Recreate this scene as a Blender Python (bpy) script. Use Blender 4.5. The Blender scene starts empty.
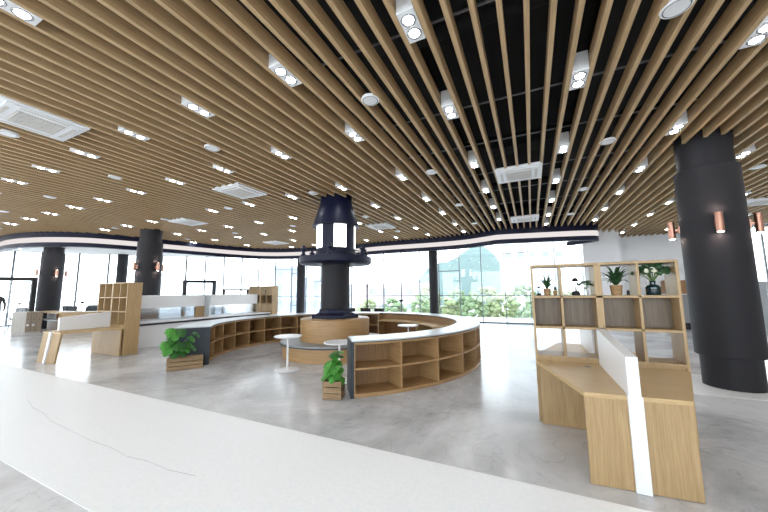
import bpy, bmesh, math, random
from math import sin, cos, pi, radians as R, atan2, hypot, sqrt
from mathutils import Vector, Matrix
random.seed(7)
scene = bpy.context.scene
COL = scene.collection
H = 3.91                                   # underside of the slat ceiling

# ------------------------------------------------------------------ materials
def new_mat(name):
    m = bpy.data.materials.new(name); m.use_nodes = True
    nt = m.node_tree; b = nt.nodes['Principled BSDF']
    return m, nt, b
def plain(name, col, rough=.5, metal=0., spec=.5, noise=0.):
    m, nt, b = new_mat(name)
    b.inputs['Roughness'].default_value = rough
    b.inputs['Metallic'].default_value = metal
    b.inputs['Specular IOR Level'].default_value = spec
    n = nt.nodes.new('ShaderNodeTexNoise'); n.inputs['Scale'].default_value = 35; n.inputs['Detail'].default_value = 4
    tc = nt.nodes.new('ShaderNodeTexCoord'); nt.links.new(tc.outputs['Object'], n.inputs['Vector'])
    r = nt.nodes.new('ShaderNodeValToRGB')
    k = .03 + noise
    r.color_ramp.elements[0].position = .3; r.color_ramp.elements[1].position = .7
    r.color_ramp.elements[0].color = (*[c * (1 - k) for c in col], 1)
    r.color_ramp.elements[1].color = (*[min(1, c * (1 + k)) for c in col], 1)
    nt.links.new(n.outputs['Fac'], r.inputs[0]); nt.links.new(r.outputs[0], b.inputs['Base Color'])
    return m
def wood(name, c1, c2, scale=(38, 38, 1.6), rough=.42, bump=.03):
    m, nt, b = new_mat(name)
    b.inputs['Roughness'].default_value = rough
    tc = nt.nodes.new('ShaderNodeTexCoord')
    mp = nt.nodes.new('ShaderNodeMapping'); mp.inputs['Scale'].default_value = scale
    n = nt.nodes.new('ShaderNodeTexNoise'); n.inputs['Scale'].default_value = 1.6; n.inputs['Detail'].default_value = 6; n.inputs['Roughness'].default_value = .62
    n2 = nt.nodes.new('ShaderNodeTexNoise'); n2.inputs['Scale'].default_value = 1.1; n2.inputs['Detail'].default_value = 2
    r = nt.nodes.new('ShaderNodeValToRGB')
    r.color_ramp.elements[0].position = .34; r.color_ramp.elements[0].color = (*c1, 1)
    r.color_ramp.elements[1].position = .64; r.color_ramp.elements[1].color = (*c2, 1)
    mx = nt.nodes.new('ShaderNodeMixRGB'); mx.blend_type = 'MULTIPLY'; mx.inputs[0].default_value = .25
    nt.links.new(tc.outputs['Object'], mp.inputs['Vector']); nt.links.new(mp.outputs[0], n.inputs['Vector'])
    nt.links.new(tc.outputs['Object'], n2.inputs['Vector'])
    nt.links.new(n.outputs['Fac'], r.inputs[0]); nt.links.new(r.outputs[0], mx.inputs[1]); nt.links.new(n2.outputs['Color'], mx.inputs[2])
    nt.links.new(r.outputs[0], b.inputs['Base Color'])
    bp = nt.nodes.new('ShaderNodeBump'); bp.inputs['Strength'].default_value = bump; bp.inputs['Distance'].default_value = .004
    nt.links.new(n.outputs['Fac'], bp.inputs['Height']); nt.links.new(bp.outputs[0], b.inputs['Normal'])
    return m
def emis(name, col, s):
    m = bpy.data.materials.new(name); m.use_nodes = True; nt = m.node_tree
    nt.nodes.remove(nt.nodes['Principled BSDF'])
    e = nt.nodes.new('ShaderNodeEmission'); e.inputs[0].default_value = (*col, 1); e.inputs[1].default_value = s
    nt.links.new(e.outputs[0], nt.nodes['Material Output'].inputs[0])
    return m
def glass(name, tint=(.96, .99, 1.), refl=.08, rough=.02):
    m = bpy.data.materials.new(name); m.use_nodes = True; nt = m.node_tree
    nt.nodes.remove(nt.nodes['Principled BSDF'])
    t = nt.nodes.new('ShaderNodeBsdfTransparent'); t.inputs[0].default_value = (*tint, 1)
    g = nt.nodes.new('ShaderNodeBsdfGlossy'); g.inputs['Roughness'].default_value = rough
    x = nt.nodes.new('ShaderNodeMixShader'); x.inputs[0].default_value = refl
    nt.links.new(t.outputs[0], x.inputs[1]); nt.links.new(g.outputs[0], x.inputs[2])
    nt.links.new(x.outputs[0], nt.nodes['Material Output'].inputs[0])
    return m
def concrete():
    m, nt, b = new_mat('polished_concrete')
    tc = nt.nodes.new('ShaderNodeTexCoord')
    n1 = nt.nodes.new('ShaderNodeTexNoise'); n1.inputs['Scale'].default_value = .55; n1.inputs['Detail'].default_value = 9; n1.inputs['Roughness'].default_value = .68; n1.inputs['Distortion'].default_value = .6
    r1 = nt.nodes.new('ShaderNodeValToRGB')
    r1.color_ramp.elements[0].position = .36; r1.color_ramp.elements[0].color = (.42, .422, .432, 1)
    r1.color_ramp.elements[1].position = .62; r1.color_ramp.elements[1].color = (.74, .745, .76, 1)
    n2 = nt.nodes.new('ShaderNodeTexNoise'); n2.inputs['Scale'].default_value = 1.3; n2.inputs['Detail'].default_value = 8; n2.inputs['Distortion'].default_value = 1.8
    r2 = nt.nodes.new('ShaderNodeValToRGB')
    r2.color_ramp.elements[0].position = .488; r2.color_ramp.elements[0].color = (1, 1, 1, 1)
    e = r2.color_ramp.elements.new(.5); e.color = (.72, .72, .73, 1)
    r2.color_ramp.elements[1].position = .5
    r2.color_ramp.elements[-1].position = .512; r2.color_ramp.elements[-1].color = (1, 1, 1, 1)
    mx = nt.nodes.new('ShaderNodeMixRGB'); mx.blend_type = 'MULTIPLY'; mx.inputs[0].default_value = .6
    nt.links.new(tc.outputs['Object'], n1.inputs['Vector']); nt.links.new(tc.outputs['Object'], n2.inputs['Vector'])
    nt.links.new(n1.outputs['Fac'], r1.inputs[0]); nt.links.new(n2.outputs['Fac'], r2.inputs[0])
    nt.links.new(r1.outputs[0], mx.inputs[1]); nt.links.new(r2.outputs[0], mx.inputs[2])
    nt.links.new(mx.outputs[0], b.inputs['Base Color'])
    mr = nt.nodes.new('ShaderNodeMapRange'); mr.inputs['To Min'].default_value = .14; mr.inputs['To Max'].default_value = .28
    nt.links.new(n1.outputs['Fac'], mr.inputs['Value']); nt.links.new(mr.outputs[0], b.inputs['Roughness'])
    bp = nt.nodes.new('ShaderNodeBump'); bp.inputs['Strength'].default_value = .08; bp.inputs['Distance'].default_value = .01
    nt.links.new(n1.outputs['Fac'], bp.inputs['Height']); nt.links.new(bp.outputs[0], b.inputs['Normal'])
    return m
M = dict(
    oak=wood('oak_veneer', (.33, .213, .098), (.45, .312, .16), (70, 70, 2.2)),
    oak_flat=wood('oak_tabletop', (.45, .30, .14), (.57, .405, .21), (2.2, 70, 70)),
    oak_ring=wood('oak_curved_front', (.33, .19, .08), (.45, .28, .13), (1.2, 1.2, 34)),
    oak_dark=wood('oak_cubby', (.24, .115, .042), (.35, .185, .078)),
    oak_mid=wood('oak_inner_board', (.25, .14, .062), (.35, .21, .10)),
    cubby_back=wood('brown_back_board', (.13, .095, .062), (.20, .15, .10)),
    slat=wood('slat_wood', (.40, .262, .132), (.55, .388, .212), (40, 1.2, 40), .5),
    greywood=wood('grey_wood', (.34, .30, .26), (.44, .40, .35)),
    door=wood('brown_door_wood', (.17, .12, .075), (.26, .19, .125)),
    crate=wood('crate_wood', (.20, .125, .065), (.36, .24, .13), (3, 3, 30), .7, .2),
    white=plain('white_lacquer', (.80, .81, .83), .35),
    whitetop=plain('white_top', (.50, .54, .57), .3),
    wall=plain('wall_paint', (.84, .85, .87), .7),
    path=plain('white_floor_coating', (.93, .94, .955), .38, 0, .35),
    strip_line=plain('crack_line', (.42, .43, .44), .6),
    strip=plain('pale_floor_coating', (.76, .765, .77), .4),
    charcoal=plain('charcoal_paint', (.024, .023, .027), .6, 0, .25),
    panel=plain('slate_panel', (.035, .045, .055), .5, 0, .3),
    navy=plain('navy_paint', (.004, .006, .026), .45, 0, .3),
    black=plain('black_paint', (.010, .010, .012), .6),
    deck=plain('black_deck', (.004, .004, .005), .9),
    blackplastic=plain('black_plastic', (.015, .015, .018), .4),
    steel=plain('grey_steel', (.25, .25, .26), .35, .6),
    frame=plain('window_frame_grey', (.13, .145, .16), .4, .2),
    copper=plain('brushed_copper', (.50, .27, .20), .3, 1.),
    benchtop=plain('grey_bench_top', (.24, .25, .26), .4),
    benchrim=plain('dark_bench_rim', (.045, .05, .055), .5),
    soffit=plain('soffit_white', (.62, .60, .57), .7),
    soil=plain('soil', (.02, .014, .01), .9, 0, .5, .4),
    leaf=plain('leaf_green', (.025, .13, .018), .35, 0, .5, .25),
    leaf2=plain('leaf_bright_green', (.055, .24, .03), .35, 0, .5, .25),
    leafdark=plain('leaf_dark_green', (.03, .085, .03), .45, 0, .5, .3),
    stem=plain('stem_green', (.12, .22, .05), .5),
    petal=plain('white_petal', (.75, .76, .62), .6),
    wicker=wood('wicker', (.26, .15, .07), (.46, .29, .15), (6, 6, 90), .7, .4),
    darkglass=plain('dark_glass', (.012, .03, .035), .08, 0, .8),
    clearglass=glass('clear_jar_glass', (.85, .9, .9), .15),
    pane=glass('window_glass', (.97, .99, 1.), .05),
    screen=glass('frosted_screen', (.55, .60, .64), .42, .12),
    lamp=emis('lamp_lens', (.95, .98, 1), 46),
    sconceglow=emis('sconce_glow', (1, .74, .62), 55),
    cove=emis('cove_light', (1, .93, .91), .38),
    lantern=emis('lantern_pane', (1, .99, .97), 2.6),
    hill=plain('hazed_hill_foliage', (.125, .175, .165), .9, 0, .2, .25),  # foliage green with bluish distance haze mixed into the base colour
    tree=plain('tree_foliage', (.18, .25, .135), .8, 0, .2, .35),
    tree2=plain('tree_foliage_yellow', (.24, .285, .15), .8, 0, .2, .35),
    bark=plain('bark', (.12, .09, .06), .9),
    ground=plain('outside_ground', (.38, .40, .38), .9),
    facade=plain('white_facade', (.80, .82, .84), .8),
    facade2=plain('pink_brick_facade', (.46, .40, .40), .8),
    facade3=plain('blue_grey_facade', (.32, .36, .44), .8),
    facwin=plain('facade_window_glass', (.26, .29, .32), .3),
    concrete=concrete(),
)

# ------------------------------------------------------------------ mesh helpers
class MB:
    def __init__(s): s.bm = bmesh.new()
    def box(s, x0, x1, y0, y1, z0, z1, mat=None):
        vs = [s.bm.verts.new(Vector(p) if mat is None else mat @ Vector(p)) for p in
              [(x0, y0, z0), (x1, y0, z0), (x1, y1, z0), (x0, y1, z0), (x0, y0, z1), (x1, y0, z1), (x1, y1, z1), (x0, y1, z1)]]
        for f in [(0, 3, 2, 1), (4, 5, 6, 7), (0, 1, 5, 4), (1, 2, 6, 5), (2, 3, 7, 6), (3, 0, 4, 7)]:
            s.bm.faces.new([vs[i] for i in f])
        return s
    def prism(s, poly, z0, z1, ztop=None):
        """extrude plan polygon; ztop optional list of per-vertex top heights"""
        a = sum(poly[i][0] * poly[(i + 1) % len(poly)][1] - poly[(i + 1) % len(poly)][0] * poly[i][1] for i in range(len(poly)))
        idx = list(range(len(poly)))
        if a < 0: idx = idx[::-1]
        lo = [s.bm.verts.new((poly[i][0], poly[i][1], z0)) for i in idx]
        hi = [s.bm.verts.new((poly[i][0], poly[i][1], z1 if ztop is None else ztop[i])) for i in idx]
        n = len(idx)
        s.bm.faces.new(lo[::-1]); s.bm.faces.new(hi)
        for i in range(n):
            j = (i + 1) % n
            s.bm.faces.new([lo[i], lo[j], hi[j], hi[i]])
        return s
    def bar(s, a, b, wx, wz):
        """rectangular bar from a to b"""
        a = Vector(a); b = Vector(b); d = (b - a); L = d.length; d.normalize()
        up = Vector((0, 0, 1)) if abs(d.z) < .95 else Vector((0, 1, 0))
        x = d.cross(up).normalized(); u = x.cross(d).normalized()
        m = Matrix((x, d, u)).transposed().to_4x4(); m.translation = a
        return s.box(-wx / 2, wx / 2, 0, L, -wz / 2, wz / 2, m)
    def lathe(s, prof, cx=0, cy=0, n=40, a0=0, a1=2 * pi, closed=True, cap=True):
        """prof: list of (r, z)"""
        rings = []
        full = abs(a1 - a0 - 2 * pi) < 1e-6
        m = n if full else n + 1
        for r, z in prof:
            if r < 1e-6: rings.append([s.bm.verts.new((cx, cy, z))])
            else: rings.append([s.bm.verts.new((cx + r * cos(a0 + (a1 - a0) * i / n), cy + r * sin(a0 + (a1 - a0) * i / n), z)) for i in range(m)])
        for A, B in zip(rings, rings[1:]):
            for i in range(n):
                j = (i + 1) % m
                if len(A) == 1 and len(B) == 1: continue
                if len(A) == 1: s.bm.faces.new([A[0], B[j], B[i]])
                elif len(B) == 1: s.bm.faces.new([A[i], A[j], B[0]])
                else: s.bm.faces.new([A[i], A[j], B[j], B[i]])
        if cap and full:
            if len(rings[0]) > 1: s.bm.faces.new(rings[0][::-1])
            if len(rings[-1]) > 1: s.bm.faces.new(rings[-1])
        return s
    def cyl(s, cx, cy, z0, z1, r, n=32, r1=None):
        return s.lathe([(r, z0), (r if r1 is None else r1, z1)], cx, cy, n)
    def tube(s, pts, r, n=8, taper=1.):
        prev = None; P = [Vector(p) for p in pts]
        for i, p in enumerate(P):
            d = (P[min(i + 1, len(P) - 1)] - P[max(i - 1, 0)]).normalized()
            up = Vector((0, 0, 1)) if abs(d.z) < .9 else Vector((1, 0, 0))
            x = d.cross(up).normalized(); u = x.cross(d).normalized()
            rr = r * (1 + (taper - 1) * i / max(1, len(P) - 1))
            ring = [s.bm.verts.new(p + x * rr * cos(2 * pi * k / n) + u * rr * sin(2 * pi * k / n)) for k in range(n)]
            if prev:
                for k in range(n): s.bm.faces.new([prev[k], prev[(k + 1) % n], ring[(k + 1) % n], ring[k]])
            else: s.bm.faces.new(ring[::-1])
            prev = ring
        s.bm.faces.new(prev)
        return s
    def sector(s, r0, r1, z0, z1, a0, a1, cx=0, cy=0, n=None):
        """annular sector, angles in degrees"""
        n = n or max(2, int(abs(a1 - a0) / 3))
        q = []
        for i in range(n + 1):
            a = R(a0 + (a1 - a0) * i / n); c, t = cos(a), sin(a)
            q.append([s.bm.verts.new((cx + r * c, cy + r * t, z)) for r, z in ((r0, z0), (r1, z0), (r1, z1), (r0, z1))])
        for A, B in zip(q, q[1:]):
            for k in range(4):
                l = (k + 1) % 4
                s.bm.faces.new([A[k], B[k], B[l], A[l]])
        s.bm.faces.new(q[0]); s.bm.faces.new(q[-1][::-1])
        return s
    def ball(s, c, r, sub=1, sc=(1, 1, 1), jit=0):
        m = Matrix.Translation(c) @ Matrix.Diagonal((*sc, 1))
        g = bmesh.ops.create_icosphere(s.bm, subdivisions=sub, radius=r, matrix=m)
        if jit:
            for v in g['verts']:
                v.co += Vector([random.uniform(-jit, jit) for _ in range(3)])
        return s
    def build(s, name, mat, parent=None, bevel=0, smooth=False, loc=None):
        me = bpy.data.meshes.new(name)
        bmesh.ops.recalc_face_normals(s.bm, faces=s.bm.faces[:])
        s.bm.to_mesh(me); s.bm.free()
        me.materials.append(mat)
        o = bpy.data.objects.new(name, me); COL.objects.link(o)
        if parent: o.parent = parent
        if loc: o.location = loc
        if smooth:
            for p in me.polygons: p.use_smooth = True
            try:
                me.set_sharp_from_angle(angle=R(35))
            except Exception: pass
        if bevel:
            b = o.modifiers.new('bevel', 'BEVEL'); b.width = bevel; b.segments = 2; b.limit_method = 'ANGLE'; b.angle_limit = R(40)
        return o
def tag(o, label, cat, group=None, kind=None):
    o['label'] = label; o['category'] = cat
    if group: o['group'] = group
    if kind: o['kind'] = kind
    return o
def empty(name, loc=(0, 0, 0), rz=0):
    o = bpy.data.objects.new(name, None); o.empty_display_size = .1
    COL.objects.link(o); o.location = loc; o.rotation_euler = (0, 0, rz); return o
def struct(o):
    o['kind'] = 'structure'; return o
def kids(o): return [c for c in CH.get(o.name, [])] if False else [c for c in bpy.data.objects if c.parent is o]
def copy_tree(o, loc=None, rz=None, label=None, parent=None):
    c = o.copy(); COL.objects.link(c)
    if parent is not None: c.parent = parent
    if loc is not None: c.location = loc
    if rz is not None: c.rotation_euler = (0, 0, rz)
    if label: c['label'] = label
    for ch in kids(o): copy_tree(ch, parent=c)
    return c

# ------------------------------------------------------------------ plan curves
BAND = [(-27, 6.2), (-23, 5.2), (-20, 4.80), (-18.5, 4.74), (-17.1, 5.0), (-16.1, 5.5), (-15.45, 6.15), (-14.98, 7.3), (-14.62, 8.5), (-14.3, 9.7), (-13.85, 11.1),
        (-13.0, 12.5), (-11.3, 13.25), (-8.4, 13.62), (-6.4, 13.50), (-4.0, 13.62), (-2.5, 13.52), (-1.5, 13.12), (-1.0, 12.95), (.44, 13.2), (1.46, 13.42), (2.1, 13.62)]
GLASS = [(-27.0, 1.0), (-25.2, 4.0), (-23.9, 5.9), (-22.5, 7.5), (-20.9, 9.6), (-18.6, 11.8), (-16.4, 13.7), (-13.6, 15.2), (-10.5, 15.65), (2.1, 15.65)]
def catmull(P, k=6):
    out = []
    for i in range(len(P) - 1):
        p0 = P[max(0, i - 1)]; p1 = P[i]; p2 = P[i + 1]; p3 = P[min(len(P) - 1, i + 2)]
        for j in range(k):
            t = j / k
            out.append(tuple(.5 * ((2 * p1[a]) + (-p0[a] + p2[a]) * t + (2 * p0[a] - 5 * p1[a] + 4 * p2[a] - p3[a]) * t * t + (-p0[a] + 3 * p1[a] - 3 * p2[a] + p3[a]) * t ** 3) for a in (0, 1)))
    out.append(P[-1]); return out
BANDC = catmull(BAND, 5)
def band_y(x):
    # the highest Y of the ceiling area at this x
    best = None
    for (xa, ya), (xb, yb) in zip(BANDC, BANDC[1:]):
        if (xa - x) * (xb - x) <= 0 and abs(xb - xa) > 1e-9:
            y = ya + (yb - ya) * (x - xa) / (xb - xa)
            best = y if best is None else max(best, y)
    return best

# ------------------------------------------------------------------ room shell
struct(MB().box(-34, 14, -6, 19.2, -.2, 0).build('floor', M['concrete']))
struct(MB().box(-34, 14, 1.262, 2.85, 0, .004).build('trim_1', M['path']))
struct(MB().box(1.75, 14, 6.14, 7.53, 0, .004).build('trim_2', M['strip']))
mb = MB(); ck = [(-6.69, 2.07), (-6.2, 1.97), (-5.7, 1.93), (-5.3, 1.86), (-4.79, 1.83), (-4.21, 1.80), (-3.9, 1.81), (-3.49, 1.78), (-3.2, 1.81), (-2.9, 1.80), (-2.6, 1.84)]
for i, (a, b) in enumerate(zip(ck, ck[1:])): mb.bar((*a, .0042), (*b, .0042), .002 + .001 * (i % 2), .0012)
mb.build('crack', M['strip_line'], bpy.data.objects['trim_1'])
struct(MB().prism([(-28.5, -5.4), (12.2, -5.4), (12.2, 17.8), (2.1, 17.8), (2.1, 15.7)] + GLASS[:-1][::-1] + [(-28.5, 1.0)], 4.95, 5.1).build('ceiling', M['deck']))
ceil = bpy.data.objects['ceiling']
# slats
SP = .2125; X0 = -.11
def slat_end(x):
    if x < -27: return 5.5
    if x <= 2.1: return band_y(x) - .04
    if x < 3.35: return 15.62
    return 17.55
BL = [(2.75, 6.84, .38), (-13.01, 6.84, .38), (-4.544, 6.747, .43)]
slats = []
for k in range(-120, 57):
    x = X0 + SP * k
    if x > 11.9: break
    y1 = slat_end(x); y0 = -5.2
    segs = [(y0, y1)]
    for cx, cy, r in BL:                       # slats stop at the columns
        if abs(x - cx) < r:
            h = sqrt(r * r - (x - cx) ** 2); segs = [t for (a, b) in segs for t in ([(a, cy - h), (cy + h, b)] if a < cy < b else [(a, b)])]
    slats.append((x, segs))
near = sorted(slats, key=lambda s: abs(s[0] + 1.5))[:100]
for x, segs in near:
    mb = MB()
    for a, b in segs: mb.box(x - .0225, x + .0225, a, b, H, H + .165)
    mb.build('slat', M['slat'], ceil)
mb = MB()
for x, segs in slats:
    if (x, segs) not in near:
        for a, b in segs: mb.box(x - .0225, x + .0225, a, b, H, H + .165)
o = mb.build('slat', M['slat'], ceil); o['kind'] = 'stuff'
for y in [-3.5, -1.9, -.4, 1.05, 2.75, 4.35, 5.6, 7.15, 8.5, 9.9, 11.2, 12.4]:
    MB().box(-15.2, 9, y - .008, y + .008, H + .23, H + .25).build('support_rail', M['steel'], ceil)
for i, y in enumerate([3.3, 6.6, 9.4]):
    MB().tube([(-14, y, 4.62), (10, y + .2, 4.62)], [.09, .14, .07][i], 12).build('duct_pipe', M['deck'], ceil, smooth=True)
MB().box(.9, 1.5, -5, 13, 4.45, 4.8).build('air_duct', M['deck'], ceil)
MB().box(-1.9, -1.2, -5, 12.5, 4.5, 4.85).build('air_duct', M['deck'], ceil)

# curved ceiling band (navy edges, light strip between)
def ribbon(path, t, z0, z1):
    """closed ribbon of thickness t along plan path"""
    mb = MB(); n = len(path); q = []
    for i, p in enumerate(path):
        a = path[max(0, i - 1)]; b = path[min(n - 1, i + 1)]
        d = Vector((b[0] - a[0], b[1] - a[1])).normalized(); nrm = Vector((-d.y, d.x))
        q.append([mb.bm.verts.new((p[0] + nrm.x * s, p[1] + nrm.y * s, z)) for s, z in ((0, z0), (t, z0), (t, z1), (0, z1))])
    for A, B in zip(q, q[1:]):
        for k in range(4):
            l = (k + 1) % 4; mb.bm.faces.new([A[k], B[k], B[l], A[l]])
    mb.bm.faces.new(q[0]); mb.bm.faces.new(q[-1][::-1])
    return mb
endcurl = [(2.32, 13.75), (2.42, 13.95), (2.38, 14.2), (2.2, 14.45), (1.9, 14.75), (1.6, 15.1)]
BB = BANDC + catmull([BANDC[-1]] + endcurl, 4)[1:]
band = struct(ribbon(BB, .20, 3.72, 4.9).build('trim_3', M['navy'], smooth=True))
ribbon([(x, y + .02) for x, y in BB], .12, 3.52, 3.72).build('light_strip', M['cove'], band, smooth=True)
ribbon(BB, .20, 3.36, 3.52).build('lower_edge', M['navy'], band, smooth=True)
# outer soffit between band and glass
def resample(P, n):
    L = [0]
    for a, b in zip(P, P[1:]): L.append(L[-1] + hypot(b[0] - a[0], b[1] - a[1]))
    out = []
    for i in range(n):
        t = L[-1] * i / (n - 1); k = max(j for j in range(len(L)) if L[j] <= t + 1e-9); k = min(k, len(P) - 2)
        f = (t - L[k]) / (L[k + 1] - L[k]); out.append((P[k][0] + (P[k + 1][0] - P[k][0]) * f, P[k][1] + (P[k + 1][1] - P[k][1]) * f))
    return out
mb = MB(); A = [(x, y + .1) for x, y in resample(BANDC, 200)]; B = resample([(-26.4, 2.5)] + GLASS[2:-1] + [(2.1, 15.62)], 200); q = []
for a, b in zip(A, B):
    q.append([mb.bm.verts.new((*a, 3.74)), mb.bm.verts.new((*b, 3.74)), mb.bm.verts.new((*b, 3.9)), mb.bm.verts.new((*a, 3.9))])
for P_, Q_ in zip(q, q[1:]):
    for k in range(4):
        l = (k + 1) % 4; mb.bm.faces.new([P_[k], Q_[k], Q_[l], P_[l]])
mb.build('soffit', M['soffit'], ceil)

# walls
struct(MB().box(2.1, 3.4, 15.65, 15.85, 0, 5.0).box(3.25, 3.4, 15.85, 17.6, 0, 5.0).box(3.25, 7.3, 17.6, 17.8, 0, 5.0).box(7.15, 7.3, 16.6, 17.6, 0, 5).build('wall_back', M['wall']))
struct(MB().box(12, 12.2, -5.4, 16.7, 0, 5).build('wall_right', M['wall']))
struct(MB().box(-34, 12, -5.4, -5.2, 3.8, 5).box(-34, 12, -5.4, -5.2, 0, .3).box(8, 12, -5.4, -5.2, .3, 3.8).box(-34, -28, -5.4, -5.2, .3, 3.8).build('wall_front', M['wall']))
mb = MB()
for a, b in zip(GLASS[1:], GLASS[2:]): mb.bar((a[0], a[1], 4.43), (b[0], b[1], 4.43), .16, 1.2)
struct(mb.build('wall_upper', M['soffit']))

# windows -------------------------------------------------
def window(idx, path, step, top=3.78, extra=(), tz=1.3):
    w = empty('window_%d' % idx); struct(w)
    L = sum(hypot(b[0] - a[0], b[1] - a[1]) for a, b in zip(path, path[1:]))
    n = max(1, round(L / step)); P = resample(path, n + 1)
    for i, p in enumerate(P):
        MB().box(p[0] - .018, p[0] + .018, p[1] - .04, p[1] + .04, 0, top).build('mullion', M['frame'], w)
    rail = MB()
    for a, b in zip(P, P[1:]):
        for z, h in ((.03, .06), (tz, .035), (top - .03, .06)):
            rail.bar((a[0], a[1], z), (b[0], b[1], z), .07, h)
    rail.build('rail', M['frame'], w)
    for i, z in extra:
        a, b = P[i], P[i + 1]
        MB().bar((a[0], a[1], z), (b[0], b[1], z), .06, .035).build('transom', M['frame'], w)
    for a, b in zip(P, P[1:]):
        MB().bar((a[0], a[1], top / 2), (b[0], b[1], top / 2), .01, top - .1).build('pane', M['pane'], w)
    return P
P1 = window(1, [(-8.41, 15.65), (2.04, 15.65)], 1.045, extra=[(1, 3.3), (1, .74), (4, 2.53), (4, .73), (7, 3.27), (7, .0001 + .8), (9, 3.3)][:5] + [(0, .74)])
P2 = window(2, [GLASS[-1 - 1][0:2] and (-8.41, 15.65)][::-1] + [GLASS[-2], GLASS[-3], GLASS[-4], GLASS[-5]], 1.05, extra=[(4, 2.7), (4, .75), (7, 2.9), (9, 3.2)])
P3 = window(3, [GLASS[5], GLASS[4], GLASS[3], GLASS[2], GLASS[1], GLASS[0]], 1.2, extra=[(1, 3.0), (3, 2.9), (5, 2.5)], tz=1.15)
window(5, [(-28, -5.3), (8, -5.3)], 1.8)  # unseen window row behind the camera, added to brighten surfaces facing it
P4 = window(4, [(7.35, 16.6), (11.9, 16.6)], .65, top=3.9)
struct(MB().box(7.3, 12, 16.5, 16.7, 3.9, 5).build('trim_4', M['wall']))

# black portal frames standing at the window side
def portal(idx, a, b, z, w=.15):
    mb = MB(); d = Vector((b[0] - a[0], b[1] - a[1])).normalized()
    mb.bar((a[0], a[1], 0), (a[0], a[1], z), w, w); mb.bar((b[0], b[1], 0), (b[0], b[1], z), w, w)
    mb.bar((a[0] - d.x * w / 2, a[1] - d.y * w / 2, z - w / 2), (b[0] + d.x * w / 2, b[1] + d.y * w / 2, z - w / 2), w, w)
    o = mb.build('door_%d' % idx, M['black']); struct(o)
    MB().bar((a[0], a[1], z / 2), (b[0], b[1], z / 2), .012, z - .2).build('door_glass', M['pane'], o)
portal(1, (-16.9, 10.7), (-16.1, 11.85), 2.25)
portal(2, (-15.6, 12.1), (-14.9, 13.1), 1.76, .09)
portal(3, (-20.6, 3.3), (-19.25, 5.75), 2.27)

# ------------------------------------------------------------------ columns
def column(cx, cy, label, r0=.345, r1=.398, zs0=.47, zs1=3.47, top=4.95, name='column'):
    c = empty(name, (cx, cy, 0)); tag(c, label, 'column', 'round charcoal columns of the hall')
    MB().cyl(0, 0, .004, top, r0, 64).build('shaft', M['charcoal'], c, smooth=True)
    if r1: MB().lathe([(r0 * .98, zs0), (r1 - .01, zs0), (r1, zs0 + .01), (r1, zs1 - .01), (r1 - .01, zs1), (r0 * .98, zs1)], 0, 0, 64, cap=False).build('sleeve', M['charcoal'], c, smooth=True)
    return c
column(2.75, 6.84, 'thick charcoal round column standing right of the cubby bookcase with plants')
column(-13.01, 6.84, 'charcoal round column rising behind the wooden study carrel on the left')
column(-20.2, 6.56, 'charcoal round column at far left behind the low cabinet row')
column(-20.6, 9.5, 'slim dark column between the two thick left columns, by the glass', .24, 0, top=3.74)
column(-12.1, 14.4, 'slim dark column at the window just left of the navy beacon tower', .24, 0, top=3.74)
column(-4.4, 15.2, 'slim dark column at the window behind the curved bookcase back rim', .22, 0, top=3.74)

# copper sconces
sc = empty('wall_sconce')
MB().lathe([(.036, -.15), (.048, -.15), (.048, .15), (.036, .15)], 0, 0, 24).build('shade', M['copper'], sc, smooth=True)
MB().box(-.09, 0, -.012, .012, -.015, .015).build('bracket', M['copper'], sc)
MB().box(-.10, -.085, -.04, .04, -.06, .06).build('back_plate', M['copper'], sc)
MB().cyl(0, 0, .1505, .152, .034, 16).build('bulb', M['sconceglow'], sc)
MB().cyl(0, 0, -.152, -.1505, .034, 16).build('bulb', M['sconceglow'], sc)
tag(sc, '', 'wall lamp', 'copper sconces on the charcoal columns')
first = True
side = {0: 'right', 1: 'far', 2: 'left', 3: 'near'}
def put_sconce(cx, cy, deg, label):
    global first
    a = R(deg); rr = .398 + .10
    l = (cx + rr * cos(a), cy + rr * sin(a), 2.51)
    if first:
        sc.location = l; sc.rotation_euler = (0, 0, a); sc['label'] = label; first = False
    else: copy_tree(sc, l, a, label)
put_sconce(2.75, 6.84, -103, 'copper cylinder sconce glowing on the front of the thick right column')
put_sconce(2.75, 6.84, 167, 'copper cylinder sconce sticking out left of the thick right column')
put_sconce(2.75, 6.84, -13, 'copper cylinder sconce sticking out right of the thick right column')
put_sconce(-13.01, 6.84, 5, 'copper sconce on the front of the column behind the left carrel')
put_sconce(-13.01, 6.84, 95, 'copper sconce on the right edge of the column behind the left carrel')
put_sconce(-13.01, 6.84, -85, 'copper sconce on the left edge of the column behind the left carrel')
put_sconce(-20.2, 6.56, 0, 'copper sconce on the front of the far left column')
put_sconce(-20.2, 6.56, 90, 'copper sconce on the right edge of the far left column')
put_sconce(-20.2, 6.56, -90, 'copper sconce on the left edge of the far left column')

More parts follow.
